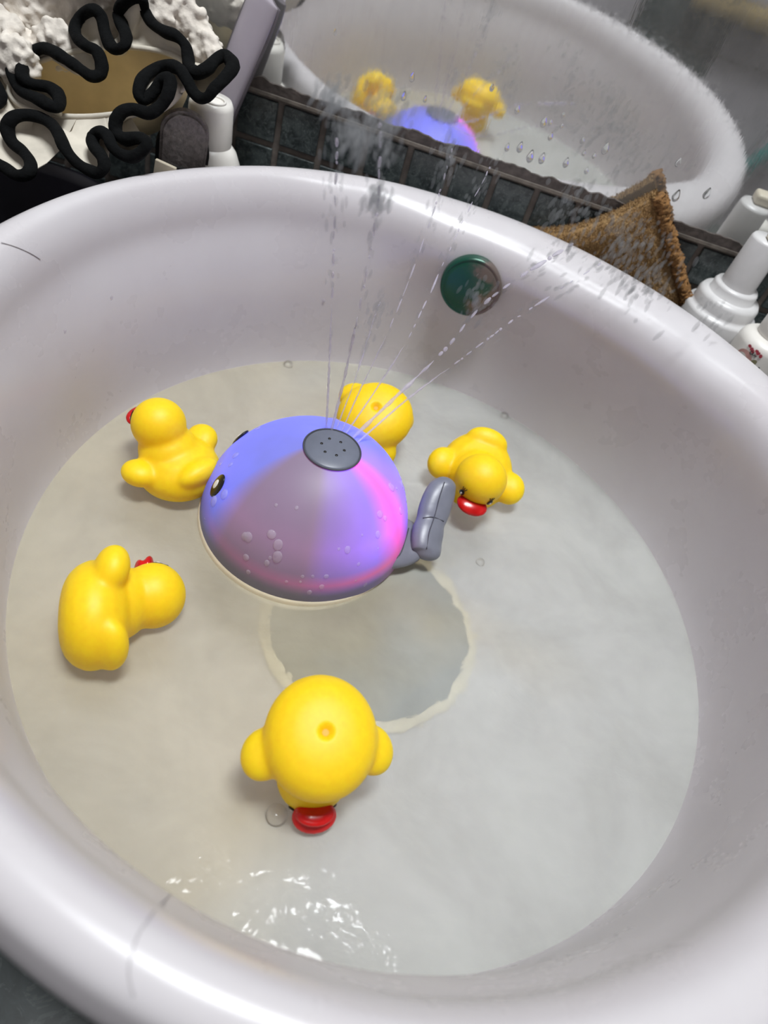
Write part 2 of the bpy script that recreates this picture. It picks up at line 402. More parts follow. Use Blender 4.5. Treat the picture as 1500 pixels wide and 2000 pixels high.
# mirror: misted pane with corroded, ragged lower edge
mr = thing('wall_mirror', 'misted wall mirror with water drops and corroded lower edge', 'mirror', (0, -0.0030, 0.148))
mr.rotation_euler = (0.0472, 0, 0)
bm = bmesh.new(); box(bm, (0, 0.0022, 0.30), (1.6, 0.004, 0.60)); obj('mirror_pane', bm, M['mirror'], mr, False)
bm = bmesh.new(); n = 900; lo = []; hi = []
for k in range(n+1):
    x = -0.5+k/n
    zz = 0.0062+0.0022*noise.noise((x*55, 3, 0))+0.0015*noise.noise((x*140, 9, 0))+0.0007*abs(noise.noise((x*420, 5, 0)))
    lo.append((x, 0.0)); hi.append((x, max(zz, 0.001)))
fl = [[bm.verts.new((x, -0.0008, z)) for x, z in lo], [bm.verts.new((x, -0.0008, z)) for x, z in hi], [bm.verts.new((x, 0.0002, z)) for x, z in hi]]
for a, b in zip(fl, fl[1:]):
    for k in range(n): bm.faces.new((a[k], a[k+1], b[k+1], b[k]))
obj('corroded_edge', bm, M['tarnish'], mr, False)

# ------------------------------------------------------------------ basin
bs = thing('washbasin', 'round white glazed washbasin filled with water', 'washbasin', (0, YC, ZC))
# the rim is broad at the back right and narrow in front: inner lip radius (share of the outer one) by bearing
LIP = [(-45, .850), (0, .835), (27, .825), (45, .785), (68, .765), (92, .795), (113, .855), (130, .885), (155, .895), (180, .880), (225, .888), (270, .886), (315, .850), (360, .835), (387, .825)]
def lip(a):
    d = math.degrees(a) % 360
    for i in range(1, len(LIP)-2):
        (x0, y0), (x1, y1), (x2, y2), (x3, y3) = LIP[i-1], LIP[i], LIP[i+1], LIP[i+2]
        if x1 <= d <= x2:
            t_ = (d-x1)/(x2-x1); t_ = t_*t_*(3-2*t_); return y1+(y2-y1)*t_
    return LIP[1][1]
RX, RY = 0.2500, 0.2585
def section(a):
    q = lip(a); w_ = 1-q; c_, s_ = math.cos(a), math.sin(a)
    wl = 1/math.hypot(c_*0.2500/0.2045, s_*0.2585/0.2085)      # waterline share
    out = [(0, -.079), (.12, -.0787), (.28, -.078), (.44, -.0755), (.58, -.068), (.688, -.052), (.757, -.032), (wl-0.021, -.012), (wl, .002), (wl+.010, .030),
           (wl+.012+(q-wl-.012)*.12, .058), (wl+.010+(q-wl-.010)*.50, .082), (q-.003, .100), (q, .110), (q+.010, .1195), (q+.13*w_+.010, .1258), (q+.34*w_, .1298), (q+.52*w_, .1308), (q+.70*w_, .1298), (q+.86*w_, .1262),
           (.990, .1205), (1, .112), (.996, .102), (.982, .090), (.964, .078), (.944, .060), (.920, .030), (.880, -.01), (.812, -.045), (.70, -.073), (.56, -.089), (.48, -.0945), (0, -.0945)]
    return out
bm = bmesh.new(); NSEG = 180; cols = []
top = bm.verts.new((0, 0, -0.079-ZC)); bot = bm.verts.new((0, 0, -0.0945-ZC))
for k in range(NSEG):
    a = 2*math.pi*k/NSEG
    cols.append([bm.verts.new((RX*r*math.cos(a), RY*r*math.sin(a), z-ZC)) for r, z in section(a)[1:-1]])
for k in range(NSEG):
    A_, B_ = cols[k], cols[(k+1) % NSEG]
    bm.faces.new((top, A_[0], B_[0])); bm.faces.new((bot, B_[-1], A_[-1]))
    for i in range(len(A_)-1): bm.faces.new((A_[i], A_[i+1], B_[i+1], B_[i]))
bmesh.ops.recalc_face_normals(bm, faces=bm.faces[:])
bo = obj('bowl', bm, M['basin'], bs)
sm = bo.modifiers.new('smooth', 'SUBSURF'); sm.levels = 1; sm.render_levels = 2
# overflow cap on the far inner wall
oc_ = ay(920, 556, YC+0.2035)
bm = bmesh.new()
lathe(bm, [(0.0, 0.0075), (0.010, 0.0073), (0.0165, 0.0066), (0.0188, 0.0062), (0.0193, 0.0056), (0.0199, 0.0064), (0.0210, 0.0058), (0.0216, 0.004), (0.0217, 0.0), (0.0205, -0.007), (0.0, -0.007)], 64, cap=False)
oc = obj('overflow_cap', bm, M['verdigris'], bs)
q = Vector((oc_.x/0.2085**2, (oc_.y-YC)/0.2110**2, 0)).normalized()
oc.matrix_parent_inverse = Matrix.Identity(4)
oc.location = Vector(oc_)-bs.location
oc.rotation_euler = (-q+Vector((0, 0, 0.05))).to_track_quat('Z', 'Y').to_euler()
oc['label'] = 'tarnished green metal overflow cap'

# drain stopper on the bowl floor
sp = thing('drain_stopper', 'grey-green silicone drain stopper on the basin floor', 'stopper', (0.004, YC-0.002, -0.0775))
bm = bmesh.new(); n = 96
def wob(i, r, s): return r*(1+s*noise.noise((3*math.cos(i), 3*math.sin(i), 2.0)))
lathe(bm, [(0.0, 0.005), (0.03, 0.005), (0.055, 0.0048), (0.0655, 0.0042), (0.067, 0.0025), (0.067, 0.0), (0.0, 0.0)], 96, cap=False)
obj('disc', bm, M['stopper'], sp)
bm = bmesh.new(); ring = [Vector((0.0685*math.cos(2*math.pi*k/96), 0.0685*math.sin(2*math.pi*k/96), 0.0024)) for k in range(96)]
tube(bm, ring, 0.0042, 8, True, 0.6); obj('edge_lip', bm, M['stopper_edge'], sp)
bm = bmesh.new(); tube(bm, [Vector((0.028*math.cos(2*math.pi*k/48), 0.028*math.sin(2*math.pi*k/48), 0.0052)) for k in range(48)], 0.0009, 6, True); obj('raised_ring', bm, M['stopper'], sp)

# ------------------------------------------------------------------ water
bm = bmesh.new(); NR, NS = 110, 220
ctr = bm.verts.new((0, 0, 0)); rings = []
def ripple(x, y):
    W = Vector((x, y+YC, 0))
    d = math.hypot(x-0.09, y-0.0+0.03)
    k = 0.35+1.2*math.exp(-(d/0.09)**2)
    return k*(0.0008*noise.noise((W.x*38, W.y*38, 0.3))+0.00055*noise.noise((W.x*105, W.y*105, 4.0)))
for r in range(1, NR+1):
    f = r/NR; row = []
    for s in range(NS):
        a = 2*math.pi*s/NS; x = 0.2052*f*math.cos(a); y = 0.2092*f*math.sin(a)
        men = 0.0012*max(0, (f-0.985)/0.015)
        row.append(bm.verts.new((x, y, ripple(x, y)*min(1, (1-f)*20+0.15)+men)))
    rings.append(row)
for s in range(NS): bm.faces.new((ctr, rings[0][s], rings[0][(s+1) % NS]))
for a, b in zip(rings, rings[1:]):
    for s in range(NS): bm.faces.new((a[s], b[s], b[(s+1) % NS], a[(s+1) % NS]))
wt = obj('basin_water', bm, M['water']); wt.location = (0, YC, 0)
tag(wt, 'cloudy rippled water filling the white basin', 'water', kind='stuff')

# ------------------------------------------------------------------ whale
WC = Vector((-0.0580, -0.2480, 0.0))
WR = 0.0620; WH = 0.0695
wh = thing('bath_whale', 'grey glowing whale toy spouting water in the basin', 'bath toy', WC)
TD = math.radians(3)                       # tail points to the right of the basin
def dome_r(z):
    """radius of the whale body at height z"""
    if z >= 0.004:
        s = min(1.0, (z-0.004)/(WH-0.004)); return WR*max(0.0, 1-s**2.15)**0.5
    return WR*(1-0.10*((0.004-z)/0.03)**2)
bm = bmesh.new(); prof = []
for k in range(33):
    a = k/32; z = 0.004+(WH-0.004)*math.sin(a*math.pi/2)
    prof.append((max(dome_r(z), 1e-7) if k < 32 else 0.0, z))
prof = [(WR*0.985, 0.0005), (WR*0.998, 0.0022)]+prof
lathe(bm, prof, 96, cap=False)
# pull the skin out a little towards the tail
for v in bm.verts:
    d = max(0, v.co.x)/WR; low = max(0, 1-v.co.z/0.04)
    v.co.x += 0.004*d**4*low
    k_ = max(0, v.co.z/WH)**1.6; v.co.x += 0.0065*k_; v.co.y -= 0.002*k_
body = obj('dome', bm, M['whale'], wh); body['label'] = 'dome glowing blue, violet and pink'
bm = bmesh.new()
lathe(bm, [(WR*0.990, 0.0046), (WR*1.006, 0.0036), (WR*1.012, 0.0022), (WR*1.014, -0.0022), (WR*1.0, -0.006), (WR*0.96, -0.013), (WR*0.85, -0.022), (WR*0.6, -0.030), (0.0, -0.033)], 96, cap=False)
obj('belly', bm, M['belly'], wh)['label'] = 'cream belly below the waterline'
bm = bmesh.new()
zc = WH
lathe(bm, [(0.0, zc+0.0006), (0.010, zc+0.0001), (0.0145, zc-0.0007), (0.0158, zc-0.0014), (0.0160, zc-0.004), (0.0, zc-0.006)], 64, cap=False)
spc = obj('spout_cap', bm, M['whale_cap'], wh); spc.location = (0.0065, -0.002, 0.0)
bm = bmesh.new(); tube(bm, [Vector((0.0161*math.cos(2*math.pi*k/64), 0.0161*math.sin(2*math.pi*k/64), zc-0.0013)) for k in range(64)], 0.0005, 6, True)
obj('seam', bm, M['seam'], spc)
for k in range(7):
    a = 2*math.pi*k/6; r = 0.0065 if k < 6 else 0
    bm = bmesh.new(); lathe(bm, [(0.0, 0.0004), (0.0008, 0.0004), (0.0009, -0.001), (0.0, -0.001)], 12, cap=False)
    h = obj('nozzle', bm, M['black_paint'], spc); h.location = (r*math.cos(a), r*math.sin(a), zc+0.0001)
# eyes
for sgn in (-1, 1):
    p = az(425, 945, 0.034)-WC
    ang = math.atan2(p.y, p.x)
    if sgn > 0: ang = -ang
    z = 0.0340; r = dome_r(z); c = Vector((r*math.cos(ang)+0.0022, r*math.sin(ang)-0.0006, z))
    nrm = Vector((math.cos(ang), math.sin(ang), 0.45)).normalized()
    rot = nrm.to_track_quat('Z', 'Y').to_matrix()
    bm = bmesh.new(); ell(bm, (0, 0, 0), (0.0054, 0.0082, 0.0014), None, 24, 12)
    e = obj('eye', bm, M['black_paint'], wh); e.location = c; e.rotation_euler = rot.to_euler()
    bm = bmesh.new(); ell(bm, (0.0004*sgn, 0.0004, 0.0012), (0.0022, 0.0034, 0.0006), None, 16, 8)
    obj('pupil', bm, M['white_paint'], e)
# tail stock and flukes
bm = bmesh.new()
path = catmull([Vector((0.034, -0.001, 0.011)), Vector((0.052, 0.0, 0.0095)), Vector((0.066, 0.001, 0.0095)), az(826, 1052, 0.014)-WC], 6)
n = len(path); tube(bm, path, [0.030-0.0200*(i/(n-1))**1.5 for i in range(n)], 20, False, 0.40)
bm = fuse(bm, 0.0012, 8); tail = obj('tail', bm, M['whale_grey'], wh)
bm = bmesh.new()
fp_ = [az(833, 1076, 0.014)-WC, az(834, 1050, 0.018)-WC, az(843, 1012, 0.023)-WC, az(857, 972, 0.030)-WC, az(868, 950, 0.034)-WC]
fpp = catmull(fp_, 8); n = len(fpp)
def fr_(i):
    f = i/(n-1); return 0.0108*(1-0.10*math.exp(-((f-0.45)/0.06)**2))*(1-0.22*max(0, (f-0.6)/0.4)**2)
tube(bm, fpp, [fr_(i) for i in range(n)], 20, False, 0.62, Vector((0.3, 0, 1)))
ell(bm, fpp[-1], (0.0078, 0.0065, 0.006)); ell(bm, fpp[0], (0.0092, 0.0060, 0.0062))
ell(bm, az(826, 1052, 0.012)-WC, (0.0085, 0.0085, 0.0075))
bm = fuse(bm, 0.0010, 8); fl = obj('fluke', bm, M['whale_grey'], wh)
bm = bmesh.new()
from mathutils.bvhtree import BVHTree
def shrink(name_objs, pxs, lift=0.0002):
    trees = []
    for o_ in name_objs:
        b_ = bmesh.new(); b_.from_mesh(o_.data); b_.transform(o_.matrix_basis if o_.parent is None else Matrix.Translation(o_.parent.location) @ o_.matrix_basis); trees.append(BVHTree.FromBMesh(b_)); b_.free()
    out = []
    for px, py in pxs:
        d = ray(px, py).normalized(); best = None
        for t_ in trees:
            h_ = t_.ray_cast(CAM, d)
            if h_[0] is not None and (best is None or h_[3] < best[3]): best = h_
        if best is not None: out.append(best[0]+best[1]*lift*(1 if best[1].dot(d) < 0 else -1))
    return out
for pts in ([(868, 942), (858, 972), (848, 1010), (838, 1040), (833, 1072)], [(826, 1012), (845, 1010), (866, 1018)], [(798, 1032), (792, 1052), (780, 1084), (752, 1104), (722, 1124)]):
    q = shrink([fl, tail], pts)
    if len(q) > 1: tube(bm, [p-WC for p in catmull(q, 5)], 0.00035, 6)
obj('seam', bm, M['seam'], wh)

# ------------------------------------------------------------------ ducks
bm = bmesh.new()
lathe(bm, [(0.0, 0.0, 0.0), (0.008, 0.009, 0.0003), (0.0150, 0.016, 0.0015), (0.0210, 0.0225, 0.0042), (0.0255, 0.0272, 0.0085), (0.0282, 0.0303, 0.0145), (0.0280, 0.0302, 0.0205), (0.0250, 0.0270, 0.0265), (0.0190, 0.0205, 0.0320), (0.010, 0.011, 0.0352), (0.0, 0.0, 0.0360)], 40, cap=False)
ell(bm, (0, -0.009, 0.030), (0.0205, 0.0200, 0.0165))
ell(bm, (0, 0.0225, 0.0255), (0.0165, 0.0105, 0.0085), Matrix.Rotation(math.radians(40), 3, 'X'))
for s in (-1, 1):
    ell(bm, (0.0268*s, -0.006, 0.0250), (0.0118, 0.0130, 0.0090), Matrix.Rotation(math.radians(-18*s), 3, 'Y') @ Matrix.Rotation(math.radians(20*s), 3, 'Z'))
ell(bm, (0, -0.015, 0.0475), (0.0188, 0.0184, 0.0180))
bm = fuse(bm, 0.0010, 16)
for v in bm.verts:
    d = math.hypot(v.co.x, v.co.y)
    if d < 0.006 and v.co.z < 0.02: v.co.z += 0.0035*max(0, 1-(d/0.0040)**2)
HC = Vector((0, -0.015, 0.0475))
me_duck = bpy.data.meshes.new('duck_body'); bm.to_mesh(me_duck); bm.free()
for p in me_duck.polygons: p.use_smooth = True
me_duck.materials.append(M['yellow'])
bm = bmesh.new()
ell(bm, (0, -0.0345, 0.0450), (0.0115, 0.0085, 0.0036), Matrix.Rotation(math.radians(-14), 3, 'X'))
ell(bm, (0, -0.0333, 0.0410), (0.0100, 0.0068, 0.0030), Matrix.Rotation(math.radians(16), 3, 'X'))
ell(bm, (0, -0.0315, 0.0432), (0.0095, 0.006, 0.0040))
bm = fuse(bm, 0.0007, 4); me_bill = bpy.data.meshes.new('bill'); bm.to_mesh(me_bill); bm.free()
for p in me_bill.polygons: p.use_smooth = True
me_bill.materials.append(M['red'])
def eye_mesh(mat, c, r, s, extra=False):
    bm = bmesh.new(); cc = Vector((c[0]*s, c[1], c[2]))
    nr = (cc-HC).normalized()
    rot = nr.to_track_quat('Z', 'Y').to_matrix()
    ell(bm, cc, r, rot, 16, 8)
    if extra:
        for dx in (-0.0012, 0.0004, 0.002):
            a = cc+Vector((dx*0.5*s, 0, 0.0035)); b = cc+Vector((dx*1.5*s, 0.0008, 0.0066)); 
            a = HC+(a-HC).normalized()*0.0187
            b = HC+(b-HC).normalized()*0.0187
            tube(bm, [a, b], 0.0003, 5)
    me = bpy.data.meshes.new('eye'); bm.to_mesh(me); bm.free(); me.materials.append(mat)
    for p in me.polygons: p.use_smooth = True
    return me
me_eye = [eye_mesh(M['black_paint'], (0.0106, -0.0300, 0.0500), (0.0022, 0.0034, 0.0008), s, True) for s in (-1, 1)]
me_glint = [eye_mesh(M['white_paint'], (0.0109, -0.0305, 0.0502), (0.0007, 0.0014, 0.0007), s) for s in (-1, 1)]
bm = bmesh.new(); lathe(bm, [(0.0, 0.0040), (0.0012, 0.0042), (0.0016, 0.0036), (0.0018, 0.0030), (0.0, 0.0030)], 20, cap=False)
me_hole = bpy.data.meshes.new('squeeze_hole'); bm.to_mesh(me_hole); bm.free(); me_hole.materials.append(M['yellow_deep'])
def duck(label, loc, up, face, s=1.0, hole=False):
    """loc: world place of the duck's body centre (local 0,0,0.025)"""
    R = frame(up, face); e = thing('rubber_duck', label, 'rubber duck', (0, 0, 0), 'yellow rubber ducks in the basin')
    e.rotation_euler = R.to_euler(); e.scale = (s, s, s); e.location = Vector(loc)-R @ Vector((0, 0, 0.025*s))
    link('body', me_duck, None, e); link('bill', me_bill, None, e)['label'] = 'red bill'
    for k in (0, 1):
        y = link('eye', me_eye[k], None, e); link('glint', me_glint[k], None, y)
    if hole: link('squeeze_hole', me_hole, None, e)
    return e
duck('upright yellow rubber duck touching the whale, facing the left basin wall', az(346, 897, 0.018), (-0.20, 0.06, 1), (-0.84, 0.50, -0.25), 0.86)
duck('yellow rubber duck floating on its side with flat base turned left', az(214, 1200, 0.016), (0.92, 0.38, -0.06), (-0.38, 0.88, -0.25), 0.93)
duck('yellow rubber duck beside the whale tail, red bill towards the front', az(934, 915, 0.019), (0.02, -0.50, 0.86), (-0.06, -0.90, -0.50), 0.92)
duck('upside-down yellow rubber duck in front, squeeze hole on top', az(622, 1444, 0.033), (-0.04, 0.27, -0.96), (0.30, -0.93, -0.27), 0.90, True)
duck('upturned yellow rubber duck leaning behind the whale', Vector((-0.0320, -0.1650, 0.026)), (0.10, 0.40, -0.90), (-0.80, -0.55, -0.3), 0.86, True)

# ------------------------------------------------------------------ water jets and spray
src = WC+Vector((0, 0, WH))
jets = [
 ('far left jet of whale fountain, rising nearly straight up', [(637, 838, .066), (642, 740, .10), (649, 560, .15), (654, 400, .19), (660, 260, .22)]),
 ('second jet from the left of the whale fountain', [(646, 846, .066), (672, 740, .10), (706, 580, .15), (738, 400, .195), (742, 240, .235)]),
 ('thin short jet in the middle of the whale fountain', [(655, 842, .066), (690, 750, .09), (722, 650, .115), (742, 590, .13)]),
 ('thin jet right of the fountain middle, reaching towards the mirror', [(664, 850, .066), (704, 760, .09), (770, 620, .13), (838, 440, .17), (885, 285, .205)]),
 ('slanting jet passing left of the green overflow cap', [(672, 852, .066), (740, 752, .09), (808, 640, .12), (905, 430, .16), (958, 325, .185)]),
 ('thick slanting jet crossing the green overflow cap', [(684, 860, .066), (770, 778, .085), (870, 682, .11), (960, 580, .135), (1130, 470, .165)]),
 ('far right jet of whale fountain, leaning lowest', [(694, 868, .066), (800, 776, .08), (900, 702, .10), (1010, 620, .125), (1180, 510, .155)]),
]
jetpts = []
for k, (lab, pts) in enumerate(jets):
    P = catmull([az(*p) for p in pts], 22); n = len(P)
    thick = {5: 1.7, 1: 1.15, 2: 0.6, 3: 0.7, 4: 0.8}.get(k, 1.0)
    rad = []
    for i in range(n):
        f = i/(n-1)
        r = 0.00085*thick*(1-0.35*f)*(0.8+0.35*noise.noise((i*0.35, k*7.1, 0)))
        if f > 0.3: r *= max(0.25, 0.75+0.9*noise.noise((i*0.21, k*3.3, 5)))
        rad.append(max(r, 0.00015))
    j = random.Random(k)
    P2 = [p+Vector((j.uniform(-1, 1), j.uniform(-1, 1), 0))*0.0005*(i/n) for i, p in enumerate(P)]
    bm = bmesh.new(); cutn = int(n*(0.46 if k != 2 else 0.9)); tube(bm, P2[:cutn], [r*(1 if i < cutn-6 else max(0.1, (cutn-i)/6)) for i, r in enumerate(rad[:cutn])], 8)
    i = cutn+1
    while i < n-2:
        ln = j.randint(1, 4); d_ = P2[min(n-1, i+ln)]-P2[i]
        if d_.length > 1e-5:
            c_ = (P2[i]+P2[min(n-1, i+ln)])/2; r_ = j.uniform(0.00035, 0.0008)*thick
            ell(bm, c_, (r_, r_, max(r_, d_.length*0.45)), d_.to_track_quat('Z', 'Y').to_matrix(), 8, 6)
        i += ln+j.randint(0, 2)
    o = obj('water_jet', bm, M['jet']); tag(o, lab, 'water jet', 'jets of the whale fountain')
    jetpts.append(P)
# loose spray torn off the jets
bm = bmesh.new(); rs = random.Random(11)
def blob(p, r, d, stretch):
    q = d.to_track_quat('Z', 'Y').to_matrix()
    ell(bm, p, (r, r, r*stretch), q, 8, 6)
for k, P in enumerate(jetpts):
    for _ in range(90):
        f = rs.random()**0.4; i = min(len(P)-2, int(f*(len(P)-1)))
        d = (P[i+1]-P[i]).normalized(); sc = 0.0003+0.0035*f*f
        p = P[i]+Vector((rs.gauss(0, sc), rs.gauss(0, sc), rs.gauss(0, sc)))
        blob(p, rs.uniform(0.0003, 0.0009)*(0.5+f), d, rs.uniform(1.5, 4.0))
clouds = [((648, 190), .225, 13, 110), ((690, 255), .24, 18, 120), ((750, 240), .235, 22, 170), ((738, 390), .20, 12, 90), ((880, 300), .20, 12, 40), ((1100, 460), .165, 24, 40), ((1215, 475), .165, 30, 190), ((1265, 525), .16, 32, 170), ((1110, 395), .185, 20, 40), ((1280, 20), .22, 16, 20), ((935, 590), .14, 16, 50), ((1390, 610), .15, 18, 30), ((1150, 420), .17, 30, 50)]
for (c, z, sx_, cnt) in clouds:
    for _ in range(cnt):
        px = c[0]+rs.gauss(0, sx_); py = c[1]+rs.gauss(0, sx_*1.5)
        p = az(px, py, z+rs.gauss(0, 0.006)); blob(p, rs.uniform(0.0004, 0.0016), Vector((rs.uniform(-.1, .5), rs.uniform(0, .4), 1)).normalized(), rs.uniform(1.2, 3.5))
o = obj('water_spray', bm, M['spray']); tag(o, 'loose spray of drops torn off the fountain jets', 'spray', kind='stuff')

# hairs stuck to the rim
for lab, pts in (('fine grey hair curving across the front-left basin rim', [(332, 1748), (300, 1782), (272, 1822), (258, 1862), (252, 1900), (262, 1945)]), ('short fine hair on the left basin rim', [(2, 474), (30, 482), (58, 494), (78, 506)])):
    q = shrink([bo], pts, 0.0002)
    bm = bmesh.new(); tube(bm, catmull(q, 6), 0.0002, 6); o = obj('hair_strand', bm, M['hair']); tag(o, lab, 'hair')

# ------------------------------------------------------------------ small drops
def drop_mesh(name, mat, flat=0.45, tailed=0.0):
    bm = bmesh.new(); vs = ell(bm, (0, 0, 0), (1, 1, flat), None, 14, 8)
    if tailed:
        for v in vs:
            if v.co.y > 0: v.co.y *= 1+tailed; v.co.x *= 1-0.45*v.co.y/(1+tailed)
    me = bpy.data.meshes.new(name); bm.to_mesh(me); bm.free(); me.materials.append(mat)
    for p in me.polygons: p.use_smooth = True
    return me
dm_wall = drop_mesh('drop', M['lens_drop'], 0.4, 0.5)
dm_body = drop_mesh('drop', M['drop'], 0.3)
rd = random.Random(5)
spots = [(707, 14), (803, 28), (657, 62), (735, 78), (785, 75), (850, 47), (820, 58), (1105, 150), (1085, 200), (1118, 198), (1147, 196), (1186, 205), (1212, 205), (1097, 247), (1137, 275), (1182, 292), (1260, 255), (1327, 200), (1338, 245), (1325, 318), (1380, 380), (1380, 300), (1350, 130), (1275, 142), (1230, 150), (1225, 62), (1222, 12), (990, 290), (1015, 290), (1035, 308), (1058, 312), (1140, 300), (1245, 85), (1262, 96), (1258, 70), (1268, 80), (1265, 110), (1250, 118), (1100, 225), (1075, 240), (1062, 240), (1160, 305), (1145, 335), (1105, 320), (1075, 268), (1010, 215), (1165, 160), (1410, 225), (1400, 215), (1445, 300), (1320, 385), (1245, 145), (805, 152), (788, 190), (830, 195), (640, 20), (960, 170), (935, 95)]
for (px, py) in spots:
    p = ay(px, py, -0.0045); o = bpy.data.objects.new('water_drop', dm_wall); C.objects.link(o)
    o.location = p; s = rd.uniform(0.0015, 0.0031); o.scale = (s*0.8, s*1.15, s*0.7); o.rotation_euler = (math.radians(90), 0, rd.uniform(-0.2, 0.2))
    tag(o, 'small clear water drop clinging to the misted mirror', 'water drop', 'drops on the mirror')
cnt = 0
while cnt < 64:
    a = rd.uniform(-math.pi*0.98, math.pi*0.15); z = rd.uniform(0.010, 0.056); r = dome_r(z)
    if cnt > 50: a = rd.uniform(0, math.pi)
    kk = (z/WH)**1.6; p = WC+Vector((r*math.cos(a)+0.0065*kk, r*math.sin(a)-0.002*kk, z)); dr = (dome_r(z+0.0005)-dome_r(z-0.0005))/0.001
    nrm = Vector((math.cos(a), math.sin(a), -dr)).normalized()
    o = bpy.data.objects.new('water_drop', dm_body); C.objects.link(o); o.location = p; s = rd.choice((0.0008, 0.0011, 0.0015, 0.0022, 0.0032))*rd.uniform(0.8, 1.1)
    o.scale = (s, s*rd.uniform(1.0, 1.35), s); o.rotation_euler = nrm.to_track_quat('Z', 'Y').to_euler()
    tag(o, 'small water drop beaded on the glowing whale dome', 'water drop', 'drops on the whale'); cnt += 1
# drops on the inner basin wall
for (px, py, z) in [(218, 582, .07), (127, 647, .05), (632, 588, .06), (1090, 572, .08), (1056, 590, .07), (1145, 690, .06), (1165, 660, .07), (1190, 712, .06), (1433, 918, .05), (1230, 822, .04)]:
    d = ray(px, py); lo, hi = 0.2, 1.2
    for _ in range(40):                    # march to the inner wall
        mid = (lo+hi)/2; q = CAM+d*mid
        if (q.x/0.2080)**2+((q.y-YC)/0.2120)**2 < 1: lo = mid
        else: hi = mid
    q = CAM+d*lo; nrm = Vector((-q.x/0.2080**2, -(q.y-YC)/0.2120**2, 0)).normalized()
    o = bpy.data.objects.new('water_drop', dm_body); C.objects.link(o); o.location = q; s = rd.uniform(0.0012, 0.002)
    o.scale = (s*0.8, s*1.3, s); o.rotation_euler = nrm.to_track_quat('Z', 'Y').to_euler()
    tag(o, 'small water drop stuck to the inner basin wall', 'water drop', 'drops on the basin wall')
# bubbles on the water
for (px, py, r, lab) in [(540, 1592, .0052, 'clear bubble floating near the front duck bill'), (563, 712, .0036, 'clear bubble at the far waterline behind the whale'), (985, 812, .0034, 'clear bubble at the waterline near the right-hand duck'), (938, 1098, .0030, 'tiny clear bubble in front of the whale fluke')]:
    bm = bmesh.new(); lathe(bm, [(r*math.cos(a), r*0.75*math.sin(a)) for a in [k*math.pi/2/8 for k in range(8)]]+[(0.0, r*0.75)], 24, cap=False)
    o = obj('bubble', bm, M['bubble']); o.location = az(px, py, 0.0006); tag(o, lab, 'bubble', 'bubbles on the water')

# ------------------------------------------------------------------ towel
tw = thing('terry_cloth', 'folded brown terry cloth leaning on the tiles behind basin', 'cloth', (0, 0, 0))
A = Vector((0.108, -0.011, 0.172)); Lc = Vector((0.036, -0.0045, 0.117)); Rc = Vector((0.174, -0.016, 0.100)); Bc = Vector((0.115, -0.008, 0.02))
bm = bmesh.new(); N = 70; TH = 0.015
front = [[None]*(N+1) for _ in range(N+1)]; back = [[None]*(N+1) for _ in range(N+1)]
for i in range(N+1):
    for j in range(N+1):
        u, v = i/N, j/N
        p = A*(1-u)*(1-v)+Lc*u*(1-v)+Rc*(1-u)*v+Bc*u*v
        p.z -= 0.010*math.sin(math.pi*u)*(1-v)                 # sagging top edge
        edge = min(u, v, 1-u, 1-v); th = TH*(0.55+0.45*min(1, edge/0.10)**0.5)
        nz = noise.noise((p.x*900, p.z*900, 1))*0.0007+noise.noise((p.x*330, p.z*330, 4))*0.0010+noise.noise((p.x*40, p.z*40, 7))*0.003
        jx = noise.noise((p.x*800, 7, p.z*800))*0.0007; jz = noise.noise((p.x*800, 17, p.z*800))*0.0007
        front[i][j] = bm.verts.new((p.x+jx, p.y-th+nz, p.z+jz)); back[i][j] = bm.verts.new((p.x+jx, p.y, p.z+jz))
for i in range(N):
    for j in range(N):
        bm.faces.new((front[i][j], front[i+1][j], front[i+1][j+1], front[i][j+1])); bm.faces.new((back[i][j], back[i][j+1], back[i+1][j+1], back[i+1][j]))
for k in range(N):
    for (f1, f2) in (((k, 0), (k+1, 0)), ((k, N), (k+1, N)), ((0, k), (0, k+1)), ((N, k), (N, k+1))):
        bm.faces.new((front[f1[0]][f1[1]], front[f2[0]][f2[1]], back[f2[0]][f2[1]], back[f1[0]][f1[1]]))
bmesh.ops.recalc_face_normals(bm, faces=bm.faces[:])
fp = [(front[i][j].co.copy()) for i in range(0, N+1) for j in range(0, N+1)]
ep = [front[0][j].co.lerp(back[0][j].co, t_) for j in range(N+1) for t_ in (0, .2, .4, .6, .8, 1)]+[front[i][0].co.lerp(back[i][0].co, t_) for i in range(N+1) for t_ in (0, .2, .4, .6, .8, 1)]
obj('folded_cloth', bm, M['terry'], tw)
bm = bmesh.new(); rt = random.Random(3)
def tuft(p, d, l):
    s = d.cross(Vector((rt.uniform(-1, 1), rt.uniform(-1, 1), rt.uniform(-1, 1)))).normalized()*0.00028
    a = bm.verts.new(p-s); b = bm.verts.new(p+s); c = bm.verts.new(p+d*l); bm.faces.new((a, b, c))
for p in fp:
    for _ in range(3):
        tuft(p+Vector((rt.uniform(-.0008, .0008), 0, rt.uniform(-.0008, .0008))), Vector((rt.gauss(0, .5), -1, rt.gauss(-.3, .5))).normalized(), rt.uniform(.0012, .0026))
for p in ep:
    for _ in range(4): tuft(p, Vector((rt.gauss(.1, .7), rt.gauss(-.2, .5), rt.gauss(.4, .6))).normalized(), rt.uniform(.0012, .0024))
o = obj('terry_pile', bm, M['terry'], tw, False); o['kind'] = 'stuff'
